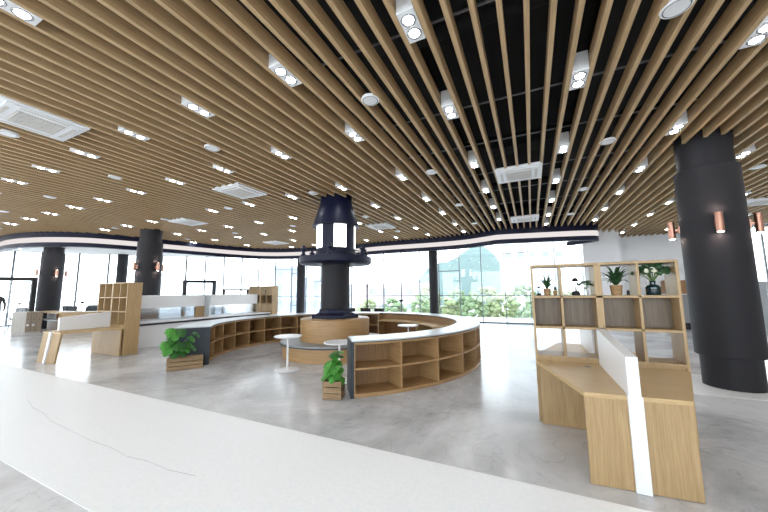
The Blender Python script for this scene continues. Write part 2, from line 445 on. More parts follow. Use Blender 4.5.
# ------------------------------------------------------------------ ceiling fittings
dl = empty('downlight')
tag(dl, '', 'ceiling light', 'twin downlights between the ceiling slats')
MB().box(-.08, .08, -.18, .18, 0, .22).build('housing', M['white'], dl, bevel=.004)
for s in (-1, 1):
    rg = MB().lathe([(.046, -.001), (.064, -.007), (.070, 0)], 0, 0, 20, cap=False).build('trim_ring', M['steel'], dl, smooth=True, loc=(0, .078 * s, -.001))
    MB().cyl(0, 0, -.004, -.001, .046, 20).build('lens', M['lamp'], rg)
rows = [-2.7, -.95, .80, 2.46, 3.98, 5.93, 7.65, 9.30, 11.05, 12.6, 14.3, 16.0]
xs = {i: -.854 + 1.4875 * i for i in range(-14, 8)}
named = {
    (0, 3): 'twin white downlight at top centre, beside the widest black ceiling gaps',
    (-1, 3): 'large twin downlight between slats, left of the round speaker near top centre',
    (0, 4): 'twin downlight straight below the top centre one, in the next row',
    (1, 4): 'twin downlight in the black gap just right of the thin centre slats',
    (2, 4): 'twin downlight at the top right edge of the picture',
    (2, 5): 'twin downlight right above the slat ends left of the thick right column',
    (-2, 3): 'twin downlight among slats right above the second square air unit from the left',
    (-3, 3): 'twin downlight at left, just right of the big air unit corner',
    (-2, 2): 'twin downlight cut by the top left corner of the picture',
    (-1, 4): 'twin downlight above right of the navy tower hood, nearest such one',
}
firstdl = True
for j, y in enumerate(rows):
    for i in range(-14, 8):
        x = xs[i]
        ye = slat_end(x) if -26 < x < 11.5 else 0
        if x < -26 or x > 11.5 or y > ye - .42: continue
        if any(hypot(x - cx, y - cy) < r + .35 for cx, cy, r in BL): continue
        if y < -3 or (y < 2 and x < -14): continue
        if any(abs(x - ax_) < .56 and abs(y - ay_) < .63 for ax_, ay_ in ((-6.1, 1.65), (-6.13, 5.07), (-10.33, 6.53), (-10.98, 11.2), (-.1, 6.83), (-.07, 11.35), (5.89, 12.15), (-4.9, 10.2))): continue
        key = (i, j + 0)
        lab = named.get(key)
        if lab is None:
            if x > 3: lab = 'small twin downlight in the ceiling around and beyond the thick right column'
            elif x < -8: lab = 'small distant twin downlight in the dense slats of the left half'
            elif x < -3.9: lab = 'small twin downlight in the slats above the left part of the ring'
            else: lab = 'small twin downlight in the slats toward the centre windows'
        if firstdl:
            dl.location = (x, y, H - .004); dl['label'] = lab; firstdl = False
        else: copy_tree(dl, (x, y, H - .004), None, lab)
# bare soffit lights far left
sl = empty('soffit_light', (-20.3, 5.6, 3.737)); tag(sl, 'flat round light in the pale soffit beyond the curved band', 'ceiling light', 'soffit lights by the left windows')
MB().lathe([(.09, -.012), (.11, -.012), (.115, 0)], 0, 0, 20).build('rim', M['white'], sl)
MB().cyl(0, 0, -.016, -.012, .085, 20).build('lens', M['lamp'], sl)
for p in [(-19.2, 6.2), (-17.4, 6.9), (-22, 5.9)]: copy_tree(sl, (*p, 3.737))

# round ceiling speakers
sp = empty('ceiling_speaker'); tag(sp, '', 'ceiling speaker', 'round white ceiling speakers')
MB().lathe([(.115, .02), (.115, 0), (.105, -.01), (.092, -.008), (.09, 0)], 0, 0, 36).build('rim', M['white'], sp, smooth=True)
MB().lathe([(.088, -.0075), (.094, -.0105), (.099, -.0085)], 0, 0, 36, cap=False).build('groove', M['frame'], sp)
g = MB(); g.lathe([(0, -.009), (.03, -.009), (.033, -.003), (.036, -.009), (.06, -.009), (.063, -.003), (.066, -.009), (.088, -.009)], 0, 0, 36)
g.build('grille', M['white'], sp, smooth=True)
firsts = True
for j, y in enumerate([3.27, 5.95, 8.62, 11.3]):
    for i in range(-5, 3):
        x = -1.704 + 2.975 * i
        if y > slat_end(x) - .3: continue
        if any(hypot(x - cx, y - cy) < r + .2 for cx, cy, r in BL): continue
        lab = {(0, 0): 'round white ceiling speaker near top centre beside a twin downlight', (1, 0): 'large round ceiling speaker at the top right',
               (1, 1): 'round ceiling speaker above the cubby bookcase, left of the thick column', (-1, 0): 'round white speaker left of the second air unit from the left',
               (0, 1): 'round white speaker in the slats left of the centre square air unit'}.get((i, j), 'small distant round speaker among the ceiling slats')
        if firsts: sp.location = (x, y, H); sp['label'] = lab; firsts = False
        else: copy_tree(sp, (x, y, H), None, lab)
o = copy_tree(sp, (-6.96, 1.62, H), None, 'round white speaker at the left picture edge below the big air unit')

# square air conditioner cassettes
ac = empty('air_conditioner'); tag(ac, '', 'air conditioner', 'square white ceiling air units')
h = .43
mb = MB(); mb.box(-h, h, -h, h, .0, .05); mb.box(-h + .06, h - .06, -h + .06, h - .06, -.018, 0); mb.build('panel', M['white'], ac, bevel=.006)
mb = MB()
for k in range(16): mb.box(-.22, .22, -.22 + k * .0283, -.22 + k * .0283 + .016, -.028, -.018)
mb.box(-.24, .24, -.24, .24, -.0195, -.018)
mb.build('intake_grille', M['soffit'], ac)
for k in range(4):
    a = k * pi / 2
    m = Matrix.Rotation(a, 4, 'Z'); MB().box(-.24, .24, .30, .345, -.0215, -.018, m).build('air_outlet', M['soffit'], ac)
MB().box(-.38, .38, -.38, .38, .05, .3).build('casing', M['black'], ac)
for i, (x, y, lab) in enumerate([(-6.1, 1.65, 'big white square air unit at the left edge among the slats'), (-6.13, 5.07, 'white square air unit above and left of the beacon tower'),
                                 (-10.33, 6.53, 'flat square air unit behind the left twin column, seen very obliquely'), (-10.98, 11.2, 'distant square air unit low above the far curved band'),
                                 (-.1, 6.83, 'white square air unit hanging among the thin centre slats'), (-.07, 11.35, 'smaller looking square air unit at the far end of the centre slats'),
                                 (5.89, 12.15, 'square air unit right of the thick right column'), (-4.9, 10.2, 'distant square air unit just right of the tower hood')]):
    if i == 0: ac.location = (x, y, H - .015); ac['label'] = lab
    else: copy_tree(ac, (x, y, H - .015), None, lab)

# ------------------------------------------------------------------ central beacon tower
CX, CY = -4.544, 6.747
VA = math.degrees(atan2(-CY, -CX))                 # direction tower -> camera
t = empty('beacon_tower', (CX, CY, 0)); tag(t, 'navy lighthouse shaped column with glowing lantern panes on a round wooden drum', 'decorative tower')
MB().cyl(0, 0, .9, 2.25, .358, 64).build('shaft', M['charcoal'], t, smooth=True)
MB().lathe([(.40, 4.1), (.40, 3.90), (.42, 3.80), (.60, 3.24), (.60, 3.19), (.52, 3.19)], 0, 0, 64).build('hood', M['navy'], t, smooth=True)
MB().cyl(0, 0, 2.6, 3.22, .47, 48).build('lantern_body', M['navy'], t, smooth=True)
MB().lathe([(.46, 2.40), (.525, 2.40), (.525, 2.50), (.505, 2.52), (.505, 2.62), (.46, 2.62)], 0, 0, 64).build('lantern_base', M['navy'], t, smooth=True)
for k in range(5):
    a = VA + 12 + 72 * k
    MB().sector(.472, .50, 2.62, 3.19, a - 18, a + 18, n=12).build('lantern_pane', M['lantern'], t, smooth=True)
    MB().sector(.472, .504, 2.62, 3.19, a + 18, a + 54, n=10).build('lantern_post', M['navy'], t, smooth=True)
MB().lathe([(.36, 2.20), (.55, 2.20), (.88, 2.22), (.92, 2.25), (.92, 2.39), (.36, 2.40)], 0, 0, 64).build('platform', M['navy'], t, smooth=True)
for k in range(6):
    a = R(VA - 10 + 60 * k)
    f = MB(); f.lathe([(.07, 2.39), (.07, 2.43), (.04, 2.46), (.04, 2.53), (.075, 2.56), (.075, 2.59), (.03, 2.61), (.04, 2.65), (0, 2.68)], .84 * cos(a), .84 * sin(a), 14).build('finial', M['navy'], t, smooth=True)
rl = MB(); rl.lathe([(.848, 2.50), (.842, 2.51), (.832, 2.50), (.842, 2.49), (.848, 2.50)], 0, 0, 64, cap=False).build('rail_ring', M['navy'], t, smooth=True)
MB().lathe([(.36, .872), (.55, .872), (.55, .93), (.50, .985), (.44, 1.0), (.42, 1.09), (.36, 1.11)], 0, 0, 8, a0=R(VA + 22.5), a1=R(VA + 22.5) + 2 * pi, cap=False).build('base_collar', M['navy'], t)
for k in range(4):
    m = Matrix.Rotation(R(VA + 90 * k + 0), 4, 'Z')
    MB().box(.30, .57, -.20, .20, .872, .965, m).build('base_foot', M['navy'], t, bevel=.015)
b = empty('round_bench', (CX, CY, 0)); tag(b, 'two tier round wooden bench with grey seat ring around the beacon tower', 'bench')
MB().lathe([(.84, .36), (.86, .36), (.86, .86), (.84, .872), (.02, .872)], 0, 0, 96, cap=False).build('drum', M['oak_ring'], b, smooth=True)
MB().lathe([(.80, .004), (1.27, .004), (1.27, .30), (.8, .30)], 0, 0, 96, cap=False).build('seat_base', M['oak_ring'], b, smooth=True)
MB().lathe([(.80, .30), (1.315, .30), (1.315, .325), (.8, .325)], 0, 0, 96, cap=False).build('seat_rim', M['benchrim'], b, smooth=True)
MB().lathe([(.80, .325), (1.31, .325), (1.315, .33), (1.31, .36), (.8, .36)], 0, 0, 96, cap=False).build('seat_top', M['benchtop'], b, smooth=True)

# ------------------------------------------------------------------ ring bookcases
def ring_case(name, label, rin, rout, a0, a1, step, open_out, cap0, toprin, toprout):
    c = empty(name, (CX, CY, 0)); tag(c, label, 'bookcase')
    wd = M['oak_dark'] if not open_out else M['oak_mid']
    n = round((a1 - a0) / step); st = (a1 - a0) / n
    dw = math.degrees(.028 / rout)
    if open_out: rb0, rb1 = rin, rin + .03
    else: rb0, rb1 = rout - .03, rout
    MB().sector(rb0, rb1, .004, .77, a0, a1).build('back_panel', wd, c, smooth=True)
    MB().sector(rin + .01, rout - .01, .004, .03, a0, a1).build('plinth', M['oak_ring'], c, smooth=True)
    ed = M['oak_ring']
    for z0, z1 in ((.03, .058), (.385, .413), (.742, .77)):
        MB().sector(rin + .0, rout - .0, z0, z1, a0, a1).build('shelf_board', ed, c, smooth=True)
    for k in range(n + 1):
        a = a0 + st * k
        MB().sector(rin + .002, rout - .002, .058, .742, a - dw / 2, a + dw / 2, n=1).build('divider', ed, c)
    MB().sector(toprin, toprout, .772, .785, a0 - .6 * open_out, a1).build('top_edge', M['benchrim'], c, smooth=True)
    MB().sector(toprin, toprout, .785, .805, a0 - .6 * open_out, a1).build('countertop', M['whitetop'], c, smooth=True)
    return c
rc = ring_case('curved_bookcase', 'low curved bookcase on the right of the ring with cubbies facing outward', 3.02, 3.50, -51.5, 92.5, 12.0, True, True, 3.0, 3.51)
MB().sector(3.01, 3.51, .004, .785, -52.4, -51.6, n=2).build('end_panel', M['panel'], rc)
lc = ring_case('curved_bookcase', 'long low curved bookcase on the left of the ring with cubbies facing the tower', 2.78, 3.42, 93, 229.5, 11.7, False, True, 2.76, 3.43)
MB().sector(2.77, 3.43, .004, .785, 229.6, 230.6, n=2).build('end_panel', M['panel'], lc)
# the inner curved desk
dk = empty('curved_desk', (CX, CY, 0)); tag(dk, 'curved wooden desk ledge built along the inside of the ring back', 'desk')
MB().sector(2.50, 3.0, .565, .60, 30, 91).build('desktop', M['oak_flat'], dk, smooth=True)
MB().sector(2.50, 3.0, .004, .565, 90, 91, n=1).build('side_panel', M['oak'], dk)
MB().sector(2.50, 3.0, .004, .565, 30, 31, n=1).build('side_panel', M['oak'], dk)
MB().sector(2.50, 3.0, .004, .565, 55, 55.8, n=1).build('side_panel', M['oak'], dk)
MB().sector(2.95, 3.0, .004, .565, 31, 90).build('modesty_panel', M['oak_dark'], dk, smooth=True)

# round side tables
def side_table(x, y, label, z=.66, src=None):
    if src: return copy_tree(src, (x, y, 0), None, label)
    t = empty('side_table', (x, y, 0)); tag(t, label, 'side table', 'small white round side tables')
    MB().lathe([(.0, .635), (.25, .635), (.27, .645), (.272, .655), (.265, .66), (0, .66)], 0, 0, 48).build('tabletop', M['white'], t, smooth=True)
    MB().cyl(0, 0, .02, .637, .018, 16).build('pole', M['white'], t, smooth=True)
    MB().lathe([(0, .004), (.235, .004), (.24, .010), (.225, .02), (.03, .028), (.018, .05), (0, .05)], 0, 0, 40).build('base', M['white'], t, smooth=True)
    return t
st_ = side_table(-4.43, 4.92, 'small white round table left of the potted plant, before the grey bench')
side_table(-3.05, 4.66, 'small white round table behind the right potted plant', src=st_)
side_table(-2.9, 7.6, 'small white round table inside the ring by the inner curved desk', src=st_)

# ------------------------------------------------------------------ study carrels
def carrel_desk(parent, sgn, y0, lean=0., back=0.):
    """desk going out in direction sgn from the bookcase face y0"""
    f = lambda x, d: (x, y0 + sgn * d)
    Z = .69
    MB().prism([f(.0, .0), f(1.39, 0), f(1.02 + lean, 1.10), f(.33 + lean, 1.16)], Z - .035, Z).build('desktop', M['oak_flat'], parent, bevel=.002)
    def leg(n, q, z1, mat):
        mb = MB(); mb.prism([f(*p) for p in q], .004, z1)
        for v in mb.bm.verts:
            if v.co.z > .3: v.co.x += lean
        return mb.build(n, mat, parent)
    leg('front_panel', [(.335, 1.155), (.62, 1.132), (.62, 1.098), (.335, 1.12)], Z - .035, M['oak'])
    leg('front_panel', [(.715, 1.125), (1.02, 1.10), (1.02, 1.065), (.715, 1.09)], Z - .035, M['oak'])
    MB().prism([f(.03, .06), f(1.36, .06), f(1.36, .03), f(.03, .03)], .004, Z - .035).build('modesty_panel', M['oak'], parent)
    # white partition: upper blade and vertical strip
    pb = MB(); y1 = y0 + sgn * 1.145; ya = y0 - sgn * .0
    y1 -= sgn * back; prof = [(ya, Z), (y1, Z), (y1, .985), (ya, 1.075)]
    L = [pb.bm.verts.new((.628, y, z)) for y, z in prof]; Rr = [pb.bm.verts.new((.708, y, z)) for y, z in prof]
    pb.bm.faces.new(L); pb.bm.faces.new(Rr[::-1])
    for i in range(4):
        j = (i + 1) % 4; pb.bm.faces.new([L[i], L[j], Rr[j], Rr[i]])
    pr = pb.build('privacy_screen', M['white'], parent, bevel=.003)
    leg('screen_leg', [(.62, 1.155), (.715, 1.155), (.715, 1.09), (.62, 1.09)], Z + .001, M['white'])
    MB().lathe([(0, Z), (.03, Z), (.03, Z + .004), (.02, Z + .005), (0, Z + .005)], .5, y0 + sgn * .16, 20).build('cable_grommet', M['steel'], parent)
def bookcase(parent, ybase, depth=.33):
    y0, y1 = ybase, ybase + depth
    T = .026
    def bd(n, x0, x1, z0, z1, a=y0, b=y1, m=M['oak']): return MB().box(x0, x1, a, b, z0, z1).build(n, m, parent, bevel=.0015)
    bd('side_panel', 0, T, .004, 1.81); bd('side_panel', 1.39 - T, 1.39, .004, 1.81)
    bd('centre_post', .650, .716, .75, 1.784)
    for x in (.316, 1.048):
        bd('divider', x - .012, x + .012, .75, 1.784)
    bd('top_board', T, 1.39 - T, 1.784, 1.81)
    for z in (1.44, 1.085, .75): bd('shelf_board', T, 1.39 - T, z - T, z)
    bd('back_panel', T, 1.39 - T, 1.085, 1.414, y0 + .22, y0 + .235, M['cubby_back'])
    bd('lower_panel', T, 1.39 - T, .0045, .724, y0 + .01, y0 + .03)
    bd('lower_panel', T, 1.39 - T, .0045, .724, y1 - .03, y1 - .01)
def carrel(loc, label, twin=True, desk=True, lean=0., back=0.):
    c = empty('study_carrel', loc); tag(c, label, 'study desk', 'oak study carrels with cubby bookcases')
    bookcase(c, 0)
    if desk: carrel_desk(c, -1, 0, lean, back)
    if twin: carrel_desk(c, 1, .33)
    return c
carrel((0, 4.2, 0), 'oak carrel with plant filled cubby bookcase and white partition, at right foreground')
c2 = carrel((-10.57, 4.39, 0), 'oak carrel with side panel and slanted desk on the left of the hall', twin=False, lean=.19, back=.18)
c3 = carrel((-11.3, 10.0, 0), 'distant oak cubby bookcase at the far end of the white reading table', twin=False, desk=False)

# long white reading table between the two left bookcases
rt = empty('reading_table', (-10.5, 7.4, 0)); tag(rt, 'long white reading table with raised light box seen behind the left carrel', 'table')
MB().box(-.6, .62, -2.62, 2.5, .68, .715).build('tabletop', M['white'], rt, bevel=.003)
MB().box(-.56, .58, -2.60, 2.5, .62, .68).build('table_apron', M['black'], rt)
MB().box(.50, .54, -2.58, 2.45, .004, .62).build('side_panel', M['white'], rt)
MB().box(-.05, .05, -2.62, 2.3, 1.08, 1.47).build('light_box', M['white'], rt, bevel=.004)
MB().box(-.012, .012, -2.60, -.35, .715, 1.08).build('glass_screen', M['screen'], rt)
MB().box(-.012, .012, .1, 2.3, .715, 1.08).build('glass_screen', M['screen'], rt)
MB().box(-.05, .05, -.35, .1, .715, 1.08).build('oak_post', M['oak'], rt)
MB().box(-.05, .30, -.04, .0, .715, 1.47).build('cross_panel', M['whitetop'], rt)

# ------------------------------------------------------------------ far left low cabinets
lk = empty('storage_cabinet', (0, 0, 0)); tag(lk, 'low grey cabinet with three narrow wooden doors at far left', 'cabinet')
MB().prism([(-19.52, 5.31), (-18.72, 5.48), (-18.42, 5.86), (-19.3, 6.0)], .004, .83).build('body', M['greywood'], lk)
for k in range(3):
    a = Vector((-18.72, 5.48)); c = Vector((-18.42, 5.86)); u = (c - a) / 3; n = Vector((u.y, -u.x)).normalized() * .02
    p, q = a + u * (k + .04), a + u * (k + .96)
    d = MB().prism([tuple(p), tuple(q), tuple(q + n), tuple(p + n)], .03, .815).build('door', M['door'], lk)
    mm = (p + q) / 2 + n * 1.1
    if k < 2: MB().ball((mm.x, mm.y, .30), .045, 2).build('door_tag', M['white'], d, smooth=True)
    MB().ball((mm.x, mm.y, .52), .018, 1).build('knob', M['black'], d)
ct = empty('low_counter'); tag(ct, 'low wooden counter with recessed shelf running right of the far left cabinet', 'counter')
MB().prism([(-18.40, 5.90), (-17.0, 5.86), (-16.0, 6.8), (-16.0, 7.3), (-17.1, 6.5), (-19.3, 6.5), (-19.3, 6.04)], .77, .83).build('countertop', M['oak'], ct)
MB().prism([(-19.3, 6.30), (-17.05, 6.30), (-16.0, 7.1), (-16.0, 7.18), (-17.1, 6.40), (-19.3, 6.40)], .004, .77).build('back_panel', M['oak_dark'], ct)
MB().prism([(-18.40, 5.92), (-17.0, 5.90), (-17.0, 6.29), (-19.2, 6.29), (-19.2, 6.05)], .47, .50).build('shelf_board', M['whitetop'], ct)
MB().prism([(-19.2, 6.24), (-18.45, 6.24), (-18.45, 6.29), (-19.2, 6.29)], .50, .77).build('white_insert', M['white'], ct)
MB().prism([(-17.0, 5.88), (-16.02, 6.8), (-16.05, 6.84), (-17.03, 5.92)], .004, .77).build('side_panel', M['oak'], ct)

# chairs and lamps by the glass
ch = empty('lounge_chair'); tag(ch, '', 'chair', 'black chairs near the windows')
mb = MB(); mb.box(-.22, .22, -.22, .22, .40, .47); mb.build('seat', M['blackplastic'], ch, bevel=.02)
mb = MB(); m = Matrix.Translation((0, .20, .47)) @ Matrix.Rotation(R(-10), 4, 'X')
mb.box(-.23, .23, 0, .045, -.02, .42, m); mb.build('backrest', M['blackplastic'], ch, bevel=.02)
for sx in (-1, 1):
    MB().tube([(sx * .23, -.14, .42), (sx * .25, -.12, .62), (sx * .25, .15, .63), (sx * .23, .22, .60)], .018, 8).build('armrest', M['blackplastic'], ch)
for sx in (-1, 1):
    for sy in (-1, 1): MB().tube([(sx * .19, sy * .19, .40), (sx * .23, sy * .23, .005)], .013, 8).build('leg', M['black'], ch)
spots = [(-19.80, 6.99, -60, 'black chair just right of the far left column'), (-20.64, 7.66, 120, 'black chair facing back, second right of the far left column'), (-19.09, 7.48, -70, 'black chair third right of the far left column'), (-20.28, 8.26, 60, 'black chair beside the left edge of the left carrel bookcase'),
         (-20.4, 5.8, -90, 'black chair left of the far left column base'),
         (-6.7, 11.3, 180, 'leftmost black chair behind the ring back, right of the tower'), (-6.05, 11.4, 180, 'middle black chair behind the ring back, right of the tower'), (-5.35, 11.3, 170, 'rightmost black chair behind the ring back, right of the tower')]
for i, (x, y, a, lab) in enumerate(spots):
    if i == 0: ch.location = (x, y, 0); ch.rotation_euler = (0, 0, R(a)); ch['label'] = lab
    else: copy_tree(ch, (x, y, 0), R(a), lab)
for o in bpy.data.objects:
    if o.name.startswith('lounge_chair') and o.location.x < -15: o.scale = (1.18, 1.18, 1.12)
fl = empty('floor_lamp'); tag(fl, '', 'lamp', 'thin black standing lamps near the windows')
MB().lathe([(0, .004), (.15, .004), (.15, .02), (.02, .03), (0, .03)], 0, 0, 20).build('base', M['black'], fl)
MB().cyl(0, 0, .02, 1.12, .012, 8).build('pole', M['black'], fl)
MB().lathe([(.03, 1.08), (.10, 1.17), (.09, 1.18), (0, 1.15)], 0, 0, 16).build('lamp_shade', M['black'], fl)
for i, (x, y, lab) in enumerate([(-4.95, 12.2, 'thin black lamp behind the ring back, right of the black chairs'), (-20.0, 7.7, 'thin black lamp between chairs right of the far left column'),
                                 (-19.35, 8.15, 'thin black lamp nearest the left carrel bookcase'), (-21.2, 5.95, 'thin black lamp left of the far left column')]):
    if i == 0: fl.location = (x, y, 0); fl['label'] = lab
    else: copy_tree(fl, (x, y, 0), None, lab)

# ------------------------------------------------------------------ plants in crates
def crate(parent, L, W, Hh, n=3):
    for sx, wx in ((-1, 0), (1, 0)):
        pass
    s = (Hh - .012 * (n - 1)) / n
    for k in range(n):
        z0 = .008 + k * (s + .012)
        MB().box(-L / 2, L / 2, -W / 2, -W / 2 + .014, z0, z0 + s).build('crate_board', M['crate'], parent, bevel=.001)
        MB().box(-L / 2, L / 2, W / 2 - .014, W / 2, z0, z0 + s).build('crate_board', M['crate'], parent, bevel=.001)
        MB().box(-L / 2, -L / 2 + .014, -W / 2 + .014, W / 2 - .014, z0, z0 + s).build('crate_board', M['crate'], parent, bevel=.001)
        MB().box(L / 2 - .014, L / 2, -W / 2 + .014, W / 2 - .014, z0, z0 + s).build('crate_board', M['crate'], parent, bevel=.001)
    for sx in (-1, 1):
        for sy in (-1, 1):
            cx, cy = sx * (L / 2 - .026), sy * (W / 2 - .026)
            MB().box(cx - .012, cx + .012, cy - .012, cy + .012, .004, Hh).build('corner_post', M['crate'], parent)
    MB().box(-L / 2 + .015, L / 2 - .015, -W / 2 + .015, W / 2 - .015, .01, Hh - .03).build('soil', M['soil'], parent)
def monstera_leaf(mb, base, tip_dir, size, droop=.35, width=1.):
    """split leaf: a midrib with lobes"""
    base = Vector(base); d = Vector(tip_dir).normalized(); up = Vector((0, 0, 1))
    d = Vector((d.x, d.y, d.z - .35)).normalized(); s = d.cross(up); s = s.normalized() if s.length > .1 else Vector((1, 0, 0)); u = s.cross(d).normalized()
    def P(a, b):          # a along, b across in units of size
        z = -droop * (a ** 2) * size - .35 * abs(b) ** 1.5 * size
        return base + d * (a * size) + s * (b * size * width) + u * z
    lob = [(.0, .10), (.02, .30), (.10, .46), (.24, .52), (.27, .30), (.36, .52), (.46, .50), (.45, .24), (.58, .46), (.68, .40), (.66, .18), (.80, .30), (.88, .22), (1.0, 0)]
    for sg in (-1, 1):
        mid = [P(a, 0) for a, _ in lob]
        V = [mb.bm.verts.new(P(a, sg * b)) for a, b in lob[:-1]]
        Mv = [mb.bm.verts.new(p) for p in mid]
        for i in range(len(V) - 1): mb.bm.faces.new([Mv[i], Mv[i + 1], V[i + 1], V[i]])
        mb.bm.faces.new([Mv[-2], Mv[-1], V[-1]])
def potted(name, loc, rz, L, W, Hh, label, leaves, mat, nboards=3):
    p = empty(name, loc, rz); tag(p, label, 'potted plant')
    crate(p, L, W, Hh, nboards)
    for (bx, by, tx, ty, tz, size, dr, leafmat) in leaves:
        b0 = Vector((bx, by, Hh - .04)); t0 = Vector((tx, ty, tz))
        midp = (b0 + t0) / 2 + Vector(((tx - bx) * -.15, (ty - by) * -.15, .06))
        MB().tube([b0, (b0 + midp) / 2 + Vector((0, 0, .01)), midp, (midp + t0) / 2, t0], .006, 6, .6).build('stem', M['stem'], p, smooth=True)
        mb = MB(); dv = Vector((tx - bx, ty - by - (.10 if L > .4 else .045), -.0 if L < .4 else -.03))
        if dv.length < .05: dv = Vector((.1, -.1, .1))
        monstera_leaf(mb, t0, dv, size, dr)
        mb.build('leaf', M[leafmat], p, smooth=True)
    return p
rnd = random.Random(3)
lv = []
TOCAM = -115
for k in range(22):
    a = k * 2.4; t_ = k / 21
    rr = .085 * (1 - t_ * .5) + rnd.uniform(-.015, .015); zz = .30 + .36 * t_ + rnd.uniform(-.02, .02)
    lv.append((.03 * cos(a), .03 * sin(a), rr * cos(a), rr * sin(a) + .0, zz, rnd.uniform(.12, .16), rnd.uniform(.25, .6), rnd.choice(['leaf', 'leaf2', 'leaf2'])))
potted('crate_plant', (-2.655, 3.92, 0), R(18), .27, .22, .245, 'leafy green plant in a small square wooden crate before the right bookcase end', lv, 'leaf2')
ax = Vector((-6.18 + 6.52, 4.40 - 3.86)).normalized(); ang = atan2(ax.y, ax.x)
ctr = Vector((-6.35, 4.13)) + Vector((-ax.y, ax.x)) * .07
lv = []
def up_leaf(x, z, size, dr, mt, dx=0., dy=-.12): lv.append((-.17 + x * .2, 0, x, dy + dx * 0, z, size, dr, mt))
for (x, z, sz, mt) in [(-.27, .84, .20, 'leaf2'), (-.20, .80, .24, 'leaf2'), (-.12, .82, .20, 'leaf'), (-.24, .70, .20, 'leaf'), (-.33, .60, .20, 'leaf2'), (-.26, .56, .25, 'leaf2'), (-.17, .58, .22, 'leaf'),
                       (-.10, .52, .18, 'leaf'), (-.30, .46, .18, 'leaf2'), (-.20, .42, .20, 'leaf'), (-.08, .40, .16, 'leaf'), (.12, .74, .15, 'leaf'), (.05, .66, .15, 'leaf2'), (.02, .56, .16, 'leaf'), (.08, .48, .15, 'leaf'), (-.02, .46, .15, 'leaf2')]:
    up_leaf(x, z, sz, .45, mt)
potted('crate_plant', (ctr.x, ctr.y, 0), ang, .62, .20, .235, 'green split leaf plant in a long dark wooden crate before the slate end panel', lv, 'leaf')

# ------------------------------------------------------------------ decor in the right bookcase top row
SZ = 1.441
def fern(mb, c, n, L, rise, w=.02, rng=rnd):
    for k in range(n):
        a = 2 * pi * k / n + rng.uniform(-.2, .2); l = L * rng.uniform(.75, 1.1); e = rng.uniform(.5, 1.1)
        pts = []
        for i in range(6):
            tt = i / 5; pts.append(Vector(c) + Vector((cos(a) * l * tt, sin(a) * l * tt, rise * e * (1 - (1 - tt) ** 2) - .25 * rise * tt * tt * (2 - e))))
        s = Vector((-sin(a), cos(a), 0)); prev = None
        for i, p in enumerate(pts):
            ww = w * (1 - (i / 5) ** 1.5) * (.6 if i == 0 else 1) + .001
            cur = [mb.bm.verts.new(p - s * ww + Vector((0, 0, .3 * ww))), mb.bm.verts.new(p), mb.bm.verts.new(p + s * ww + Vector((0, 0, .3 * ww)))]
            if prev: mb.bm.faces.new([prev[0], prev[1], cur[1], cur[0]]); mb.bm.faces.new([prev[1], prev[2], cur[2], cur[1]])
            prev = cur
def pot_plant(x, y, z, r, h, label, n, L, rise, pmat='wicker'):
    p = empty('potted_plant', (x, y, z)); tag(p, label, 'potted plant')
    MB().lathe([(r * .78, 0), (r * .86, h * .1), (r, h * .92), (r * 1.04, h), (r * .92, h), (r * .9, h * .9)], 0, 0, 28).build('pot', M[pmat], p, smooth=True)
    MB().cyl(0, 0, h * .8, h * .93, r * .88, 20).build('soil', M['soil'], p)
    mb = MB(); fern(mb, (0, 0, h * .92), n, L, rise, L * .13); fern(mb, (0, 0, h * .92), n // 2, L * .6, rise * 1.25, L * .12)
    mb.build('foliage', M['leafdark'], p)
    return p
pot_plant(.175, 4.34, SZ, .041, .085, 'spiky plant in a wicker pot in the top left cubby of the right bookcase', 22, .125, .15)
pot_plant(.262, 4.36, SZ, .024, .06, 'tiny plant in a small wicker pot right of the spiky one, top left cubby', 14, .045, .07)
pot_plant(.875, 4.35, SZ, .060, .115, 'spreading fern in a wicker pot in the third top cubby', 24, .19, .20)
def glass_lantern(x, y, s, label, capm):
    p = empty('glass_lantern', (x, y, SZ)); tag(p, label, 'lantern', None)
    MB().lathe([(0, 0), (.045 * s, 0), (.045 * s, .03 * s), (.035 * s, .05 * s), (0, .05 * s)], 0, 0, 24).build('base', M['black'], p, smooth=True)
    MB().lathe([(.032 * s, .05 * s), (.044 * s, .09 * s), (.044 * s, .12 * s), (.03 * s, .165 * s)], 0, 0, 24, cap=False).build('glass_dome', M['clearglass'], p, smooth=True)
    MB().lathe([(.03 * s, .165 * s), (.036 * s, .18 * s), (.02 * s, .205 * s), (0, .21 * s)], 0, 0, 24).build('cap', M[capm], p, smooth=True)
    MB().cyl(0, 0, .05 * s, .12 * s, .014 * s, 12).build('candle', M['white'], p)
glass_lantern(.478, 4.35, 1.0, 'black lantern with a clear glass dome in the second top cubby', 'black')
glass_lantern(.085, 4.35, .55, 'tiny black and clear lantern at the far left of the top left cubby', 'black')
